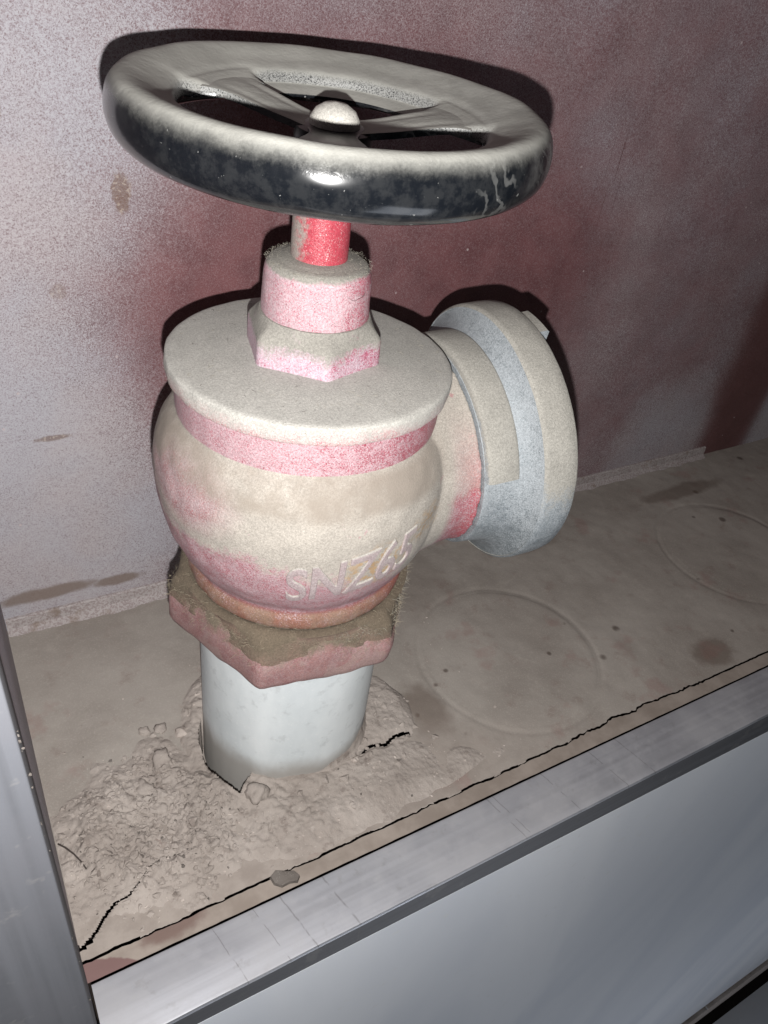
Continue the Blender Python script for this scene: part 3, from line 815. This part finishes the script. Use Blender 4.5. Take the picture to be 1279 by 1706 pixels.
# bonnet: flange disc, hexagon, gland
M['bonnet'] = dusty('dusted_bonnet', (0.40, 0.07, 0.10), -.35, .25, .6, film=.85, film_col=(0.44, 0.41, 0.39), dust=(0.385, 0.372, 0.345), cast=.04)
bprof = smoothprof([(43.0, 179.6), (45.9, 179.8), (46.6, 180.4), (46.9, 182.6), (46.7, 185.2), (46.0, 186.0), (44, 186.4), (36, 186.9), (24, 187.6), (8, 187.9)], 3)
mk('bonnet_flange', lathe_bm([(.01, 179.6)] + bprof + [(.01, 187.9)], 160, wob=.35), M['bonnet'], valve, 60)
M['band'] = dusty('speckled_pink_paint', (0.29, 0.06, 0.085), .55, .9, .45, film=lambda n: n.step(n.sep()[0], .035, -.03, .40, .82), film_col=(0.45, 0.33, 0.355), cast=.04)
mk('bonnet_ring', lathe_bm([(43.0, 166.5), (44.0, 167.2), (44.2, 170), (44.2, 179.9)], 160, wob=.25), M['band'], valve)
M['hexpink'] = dusty('speckled_pale_pink_paint', (0.33, 0.08, 0.13), .05, .30, .45, film=lambda n: n.step(n.sep(n.nrm())[0], .55, -.1, .42, .9), film_col=(0.47, 0.39, 0.44), cast=.04)  # flash sparkle put into the film: paler on faces turned left
lv = [(185.5, 22.6, 0), (187.5, 22.8, 0), (195.6, 22.6, 0), (196.6, 22.0, .0), (198.2, 20.8, .35), (200.0, 19.6, .8), (201.0, 18.9, 1), (201.3, 14, 1)]
mk('bonnet_hexagon', hex_bm(lv, -103, 120, .15), M['hexpink'], valve, 35)
M['glandpink'] = dusty('speckled_pink_gland_paint', (0.34, 0.075, 0.11), .30, .55, .45, film=lambda n: n.step(n.sep(n.nrm())[0], .75, -.2, .5, .85), film_col=(0.45, 0.345, 0.37), cast=.04)  # paler film by facing stands in for flash sparkle, as on hexagon
gl = mk('gland_nut', lathe_bm([(.01, 199)] + smoothprof([(16.9, 199), (17.0, 203), (16.7, 210), (16.3, 214.2), (15.6, 216.0), (14.5, 217.1), (12.5, 217.6), (10.5, 218.1), (8, 218.4)], 4) + [(.01, 218.4)], 96, wob=.3), M['glandpink'], valve, 50)
def stem_red(n): return (0.62, 0.035, 0.055)
M['stem'] = dusty('clean_red_stem', (0.36, 0.050, 0.070), .75, 1.0, .3, film=.02, film_col=(0.55, 0.42, 0.42), cast=.02,
                  extra=lambda n, s: n.mul(n.step(n.add(n.sep(n.nrm())[0], n.mul(n.sub(n.noise(350, 4, .7), .5), .9)), -.72, -1.0), .9))
mk('stem', lathe_bm([(.01, 200), (8.7, 200), (8.7, 222), (8.5, 247), (.01, 247)], 64), M['stem'], valve)

# lint hairs
def hairs(name, roots, mat, parent, lmin=.8, lmax=3.0, r=.05, up=.5, curl=1.0):
    V = []; Fc = []
    for p, nrm_ in roots:
        p = Vector(p); d = (Vector(nrm_).normalized() * up + Vector((random.gauss(0, 1), random.gauss(0, 1), random.gauss(0, .6))) * .7).normalized()
        L = lmin + (lmax - lmin) * random.random() ** 2.2; k = 5; bend = Vector((random.gauss(0, 1), random.gauss(0, 1), random.gauss(0, 1) - .2)) * curl * .35
        rr = r * random.uniform(.6, 1.3); n0 = len(V)
        for i in range(k + 1):
            _, u, w = axes(d)
            for q in range(3):
                t = 2.094 * q; V.append(tuple((p + (u * math.cos(t) + w * math.sin(t)) * rr * (1 - .6 * i / k)) * MM))
            p = p + d * (L / k); d = (d + bend * .8 + Vector((random.gauss(0, .15), random.gauss(0, .15), random.gauss(0, .15)))).normalized()
        for i in range(k):
            for q in range(3): a = n0 + i * 3 + q; b_ = n0 + i * 3 + (q + 1) % 3; Fc.append((a, b_, b_ + 3, a + 3))
    o = pyd(name, V, Fc, mat, parent, 0); o['kind'] = 'stuff'; return o
roots = []
for _ in range(1700):
    t = random.uniform(0, 2 * math.pi); r = random.uniform(9.2, 16.3); roots.append(((r * math.cos(t), r * math.sin(t), 216.9 + max(0, 15 - r) * .2), (math.cos(t) * .5, math.sin(t) * .5, .8)))
hairs('gland_lint', roots, M['hair'], gl, .35, 1.25, .035)
roots = []
for _ in range(5200):
    t = random.uniform(0, 2 * math.pi); k = random.random(); a = math.degrees(t); rm_ = min(hexr(50.5, a, HA), 49.6)
    if k < .5: r = random.uniform(41.5, rm_); z = 99.5 - 5.0 * (r - 42) / (rm_ - 42)
    else: r = rm_ + .2; z = 96 - 13 * random.random() ** 1.7
    if noise.noise(Vector((math.cos(t) * 3, math.sin(t) * 3, z * .12))) < random.uniform(-.5, .35): continue
    roots.append(((r * math.cos(t), r * math.sin(t), z), (math.cos(t), math.sin(t), .4)))
hairs('nut_lint', roots, M['hair_olive'], nut, .6, 3.2, .05)
roots = []
for _ in range(900):
    t = random.uniform(0, 2 * math.pi); r = random.uniform(45.5, 47.4); roots.append(((r * math.cos(t), r * math.sin(t), 183.5 + random.uniform(-3, 1.2)), (math.cos(t), math.sin(t), .5)))
pale = []
for _ in range(520):
    a = random.uniform(-95, 45); t = math.radians(a); rm_ = min(hexr(50.5, a, HA), 49.6); k = random.random()
    r = 43 + (rm_ - 43) * k; pale.append(((r * math.cos(t), r * math.sin(t), 98.5 - 5.5 * k), (math.cos(t), math.sin(t), .3)))
hairs('pale_lint', pale, M['hair'], nut, 1.0, 4.5, .055, .6, 1.6)
fz = hairs('bonnet_lint', roots, M['hair'], valve, .3, 1.1, .035)

M['hair_dark'] = N('dark_hair').out((0.06, 0.05, 0.045), .8, 0, None, .2)
def laid(name, cnt, fn, mat, parent, lmin, lmax, r):
    V = []; Fc = []
    for _ in range(cnt):
        a0, q0 = fn(None); L = random.uniform(lmin, lmax); d = random.uniform(0, 6.28); bend = random.gauss(0, .35); n0 = len(V); k = 6
        u, v = a0, q0
        for i in range(k + 1):
            p, nn = fn((u, v)); _, e1, e2 = axes(nn)
            for q in range(3):
                t = 2.094 * q; V.append(tuple((p + nn * (r * .6) + (nn * math.cos(t) + e1 * math.sin(t)) * r) * MM))
            u += math.cos(d) * L / k; v += math.sin(d) * L / k; d += bend + random.gauss(0, .2)
        for i in range(k):
            for q in range(3): a = n0 + i * 3 + q; b_ = n0 + i * 3 + (q + 1) % 3; Fc.append((a, b_, b_ + 3, a + 3))
    o = pyd(name, V, Fc, mat, parent, 0); o['kind'] = 'stuff'; return o
def on_disc(uv):
    if uv is None:
        t = random.uniform(0, 6.28); q = 22 + 22 * random.random() ** .8; return q * math.cos(t), q * math.sin(t)
    return Vector((uv[0], uv[1], 187.75 - .000 - max(0, math.hypot(*uv) - 24) * .055)), Vector((0, 0, 1))
def on_gland(uv):
    if uv is None: return random.uniform(-45, 25), random.uniform(202, 213)
    t = uv[0] / 16.9; return Vector((17.0 * math.cos(t), 17.0 * math.sin(t), uv[1])), Vector((math.cos(t), math.sin(t), 0))
flange = bpy.data.objects['bonnet_flange']
laid('pale_fibres', 60, on_disc, M['hair'], flange, .8, 3.0, .05)
laid('dark_fibres', 34, on_disc, M['hair_dark'], flange, .6, 2.4, .04)
laid('dark_fibres', 16, on_gland, M['hair_dark'], gl, 1.5, 5.5, .05)
# outlet coupling
def pt(s, r, ph):
    a, u, w = axes(OA); ph = math.radians(ph)
    return Vector(OO) + OA * s + (u * math.cos(ph) + w * math.sin(ph)) * r
def zinc(name, k=1.0, lo=.15, hi=.45, bare_amt=1):
    def base(n):
        g = n.noise(60, 4, .65)
        c = n.mix(n.step(g, .3, .7), (0.17 * k, 0.195 * k, 0.212 * k), (0.245 * k, 0.272 * k, 0.29 * k))
        sc = n.new('ShaderNodeTexNoise'); n.put(sc.inputs['Vector'], n.scaled((120, 120, 1500), (.5, .3, .6))); sc.inputs['Scale'].default_value = 1
        return n.mix(n.mul(n.step(sc.outputs['Fac'], .66, .72), .35), c, (0.42, 0.46, 0.48))
    return dusty(name, base, lo, hi, .45, metal=.35, film=lambda n: n.step(n.add(n.sep()[2], n.mul(n.sub(n.noise(80, 3), .5), .02)), .125, .150, .36, .72), film_col=(0.30, 0.322, 0.342), dust=(0.29, 0.277, 0.250), cast=.03, crackle=.2)
M['zinc'] = zinc('blue_grey_zinc', 1.0, .86, 1.2)
cp = mk('coupling_ring', lathe_bm([(36, 53.3), (39.3, 53.3), (39.7, 53.9), (39.8, 55.0), (40.2, 58.0), (41.2, 63.5), (43.0, 67.0), (46.0, 69.4), (49.0, 71.0), (50.0, 71.3), (46, 73), (46, 78), (36, 78)], 160, OO, OA, closed=True, wob=.15), M['zinc'], valve, 45)
M['zincd'] = zinc('dusted_zinc', 1.0, -.12, .14)
mk('coupling_rim', lathe_bm([(49.6, 70.9), (50.4, 71.5), (50.7, 72.6), (50.8, 80), (50.6, 83.6), (50.0, 84.4), (46, 84.6), (45, 76)], 160, OO, OA, closed=True, wob=.15), M['zincd'], cp, 45)
mk('coupling_collar', lathe_bm([(37, 53.5), (41.0, 53.5), (41.8, 54.0), (42.3, 55.2), (42.6, 64.6), (42.3, 65.6), (41.5, 66.2), (37, 66.2)], 130, OO, OA, closed=True, a0=-70, a1=78.0), M['zincd'], cp, 40)
for ph in (6, 196):
    mk('coupling_lug', lathe_bm([(44, 83.5), (49.2, 83.5), (49.3, 88.6), (48.6, 89.4), (44, 89.4)], 16, OO, OA, closed=True, a0=ph - 8, a1=ph + 8), M['zincd'], cp, 30)

# ================================================================== HANDWHEEL
wheel = bpy.data.objects.new('handwheel', None); C.objects.link(wheel); wheel.parent = valve
wheel.location = Vector((1.0, -1.35, 263.6)) * MM; wheel.empty_display_size = .01
wn = Vector((-.017, -.043, 1)).normalized(); wheel.rotation_euler = Vector((0, 0, 1)).rotation_difference(wn).to_euler()
def wheel_mat():
    n = N('black_enamel_wheel')
    nz = n.sep(n.nrm())[2]
    big = n.noise(35, 4, .6); mid = n.noise(160, 4, .65); f = n.noise(1300, 2, .7)
    x = n.sep()[0]
    up = n.add(nz, n.add(n.mul(n.sub(big, .5), .55), n.mul(n.sub(mid, .5), .22)))
    up = n.add(up, n.mul(n.sub(f, .5), .16))
    up = n.add(up, n.mul(n.step(x, .01, .055), -.12))
    s = n.mul(n.step(up, .22, .98), .97)
    s = n.mx(s, n.mul(n.step(up, .36, .80), .62))
    # wiped swirls and finger streaks left on the side
    wv = n.new('ShaderNodeTexWave', wave_type='BANDS', bands_direction='DIAGONAL'); n.put(wv.inputs['Vector'], n.co()); wv.inputs['Scale'].default_value = 85; wv.inputs['Distortion'].default_value = 9; wv.inputs['Detail'].default_value = 3; wv.inputs['Detail Scale'].default_value = 1.6
    sw = n.mul(n.step(x, -.005, .02), n.step(wv.outputs['Fac'], .74, .97)); sw = n.mul(sw, n.mul(n.step(n.noise(55, 3, .6, off=(2, 8, 1)), .40, .62), .20))
    sm_ = n.mul(n.step(n.noise(110, 5, .7, off=(5, 5, 5)), .56, .76), .09)
    fl_ = n.mul(n.step(n.noise(420, 3, .7), .67, .72), .5)
    film = n.clamp(n.mx(sw, fl_))
    film = n.mx(film, n.mul(n.mul(n.mul(n.blob((1, -1, 257), (44, 44, 44), .05), n.step(n.sep()[2], .2555, .2570)), n.step(n.noise(2600, 2, .8), .30, .60)), .85))
    film = n.mx(film, n.mul(n.mul(n.step(n.add(x, n.mul(n.sub(big, .5), .05)), .018, .05), n.step(nz, -.55, .35)), n.mul(n.step(n.noise(60, 5, .7, off=(4, 4, 1)), .42, .60), .75)))
    d2 = n.mul(n.step(n.noise(240, 4, .7), .40, .62), .03)
    side = n.mix(n.clamp(n.add(film, d2)), (0.005, 0.006, 0.008), (0.30, 0.30, 0.29))
    dcol = n.mix(n.step(n.noise(60, 4), .3, .7), (0.31, 0.305, 0.28), (0.38, 0.375, 0.345))
    dcol = n.mix(n.mul(n.step(n.noise(2200, 2, .8), .60, .7), .4), dcol, (0.42, 0.42, 0.39))
    col = n.mix(s, side, dcol)
    rough = n.fmix(s, n.fmix(film, .14, .6), .95)
    h = n.bump(n.mul(mid, s), .5, .5); h = n.bump(n.mul(n.noise(700, 3, .7), s), .15, .6, h)
    return n.out(col, rough, 0, h, n.fmix(s, .55, .2))
M['wheel'] = wheel_mat()
SPK = (124, -9, -117)
stepped = [(32.0, -9.2), (35.0, -8.3), (37.6, -7.7), (38.1, -7.3), (38.5, -6.0), (39.0, -5.0), (40.0, -4.2), (42.3, -3.5), (46, -2.6)]
sloped = [(32.0, -6.3), (34.0, -5.9), (36.0, -5.5), (37.4, -5.1), (38.6, -4.8), (39.8, -4.5), (41.2, -4.3), (43.2, -3.5), (46, -2.6)]
outer_ = [(50.5, -1.0), (54.0, -.1), (56.6, -.7), (58.4, -2.8), (59.4, -5.8), (59.6, -9.0), (58.8, -12.2), (57.0, -14.6), (54.7, -15.8), (52.6, -15.1), (52.0, -13.5), (53.4, -11.8), (56.2, -9.0), (56.4, -5.8), (54.3, -3.3), (50, -3.1), (46, -4.5)]
stepped2 = [(41.2, -8.2), (41.3, -7.9), (41.5, -7.4), (41.7, -6.8), (42.0, -6.0), (42.5, -5.1), (43.3, -4.3), (44.6, -3.5), (46.6, -2.7)]
under_f = [(45.6, -5.0), (44.3, -5.8), (43.0, -7.0), (42.0, -8.2), (41.4, -8.9)]
under_ = [(42.5, -5.6), (40.8, -7.4), (39.3, -9.2), (36, -9.6), (32, -10.0)]
under2 = [(43.2, -5.4), (41.5, -5.9), (38, -6.8), (35, -7.4), (32, -8.0)]
def rim_bm():
    bm = bmesh.new(); NA = 240; rows = []
    for j in range(NA):
        a = 360 * j / NA
        dsp = min(abs((a - s_ + 180) % 360 - 180) for s_ in SPK)
        w = max(0, min(1, (dsp - (18 if abs((a - 58 + 180) % 360 - 180) < 60 else 15)) / 7)); w = w * w * (3 - 2 * w)
        L = lambda A, B: [(p[0] * (1 - w) + q[0] * w, p[1] * (1 - w) + q[1] * w) for p, q in zip(A, B)]
        back_ = abs((a - 58 + 180) % 360 - 180) < 66
        prof = smoothprof(L(sloped, stepped if back_ else stepped2) + outer_ + L(under2, under_ if back_ else under_f), 3); t = math.radians(a); row = []
        for r, z in prof:
            p = Vector((r * math.cos(t), r * math.sin(t), z)) * MM
            p += Vector((math.cos(t), math.sin(t), .6)) * noise.noise(p * 60) * .5 * MM
            row.append(bm.verts.new(p))
        rows.append(row)
    n_ = len(rows[0])
    for j in range(NA):
        A, B = rows[j], rows[(j + 1) % NA]
        for i in range(n_): k = (i + 1) % n_; bm.faces.new((A[i], A[k], B[k], B[i]))
    return bm
mk('rim', rim_bm(), M['wheel'], wheel, 60)
def spoke_bm(ang):
    bm = bmesh.new(); nr, na = 26, 22; grid = []
    for side in (0, 1):
        g = []
        for i in range(nr + 1):
            q = i / nr; r = 7 + (37.5 - 7) * q
            hw = 5.6 + 3.6 * q + 3.0 * max(0, (q - .72) / .28) ** 2 + 3 * max(0, (.2 - q) / .2) ** 2
            z = -9.4 + 2.8 * (3 * q * q - 2 * q ** 3) + 1.0 * q - (1.8 if side else 0)
            row = []
            for k in range(na + 1):
                u = k / na * 2 - 1; a = math.radians(ang) + math.asin(max(-.95, min(.95, u * hw / r))) 
                zz = z + .35 * (1 - u * u) ** .5 - .28 * math.exp(-((abs(u) - .6) / .2) ** 2) * math.sin(math.pi * q)
                row.append(bm.verts.new(Vector((r * math.cos(a), r * math.sin(a), zz)) * MM))
            g.append(row)
        grid.append(g)
    for side in (0, 1):
        g = grid[side]
        for i in range(nr):
            for k in range(na): bm.faces.new((g[i][k], g[i+1][k], g[i+1][k+1], g[i][k+1]))
    t, b_ = grid
    for i in range(nr):
        for k in (0, na): bm.faces.new((t[i][k], t[i+1][k], b_[i+1][k], b_[i][k]))
    for k in range(na):
        for i in (0, nr): bm.faces.new((t[i][k], t[i][k+1], b_[i][k+1], b_[i][k]))
    return bm
n = N('shaded_black_enamel'); g_ = n.noise(300, 4, .7)
M['black'] = n.out(n.mix(n.mul(n.step(g_, .5, .7), .35), (0.006, 0.006, 0.007), (0.05, 0.048, 0.045)), .35, 0, None, .4)  # dust left off: front rim's shade put into hub and front spoke colour
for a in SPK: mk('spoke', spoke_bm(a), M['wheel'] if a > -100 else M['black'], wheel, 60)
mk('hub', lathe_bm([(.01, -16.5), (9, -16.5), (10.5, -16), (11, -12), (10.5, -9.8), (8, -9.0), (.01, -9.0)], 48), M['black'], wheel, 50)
M['capnut'] = dusty('dusted_cap_nut', (0.3, 0.3, 0.3), -.6, .0, .5, dust=(0.50, 0.48, 0.44), film=.4)
mk('cap_nut', lathe_bm([(7.1, -13.8), (7.2, -9.6), (6.8, -7.4), (5.5, -5.3), (3.2, -3.9), (.01, -3.4)], 40), M['capnut'], wheel, 60)

scene.render.resolution_x = 768; scene.render.resolution_y = 1024
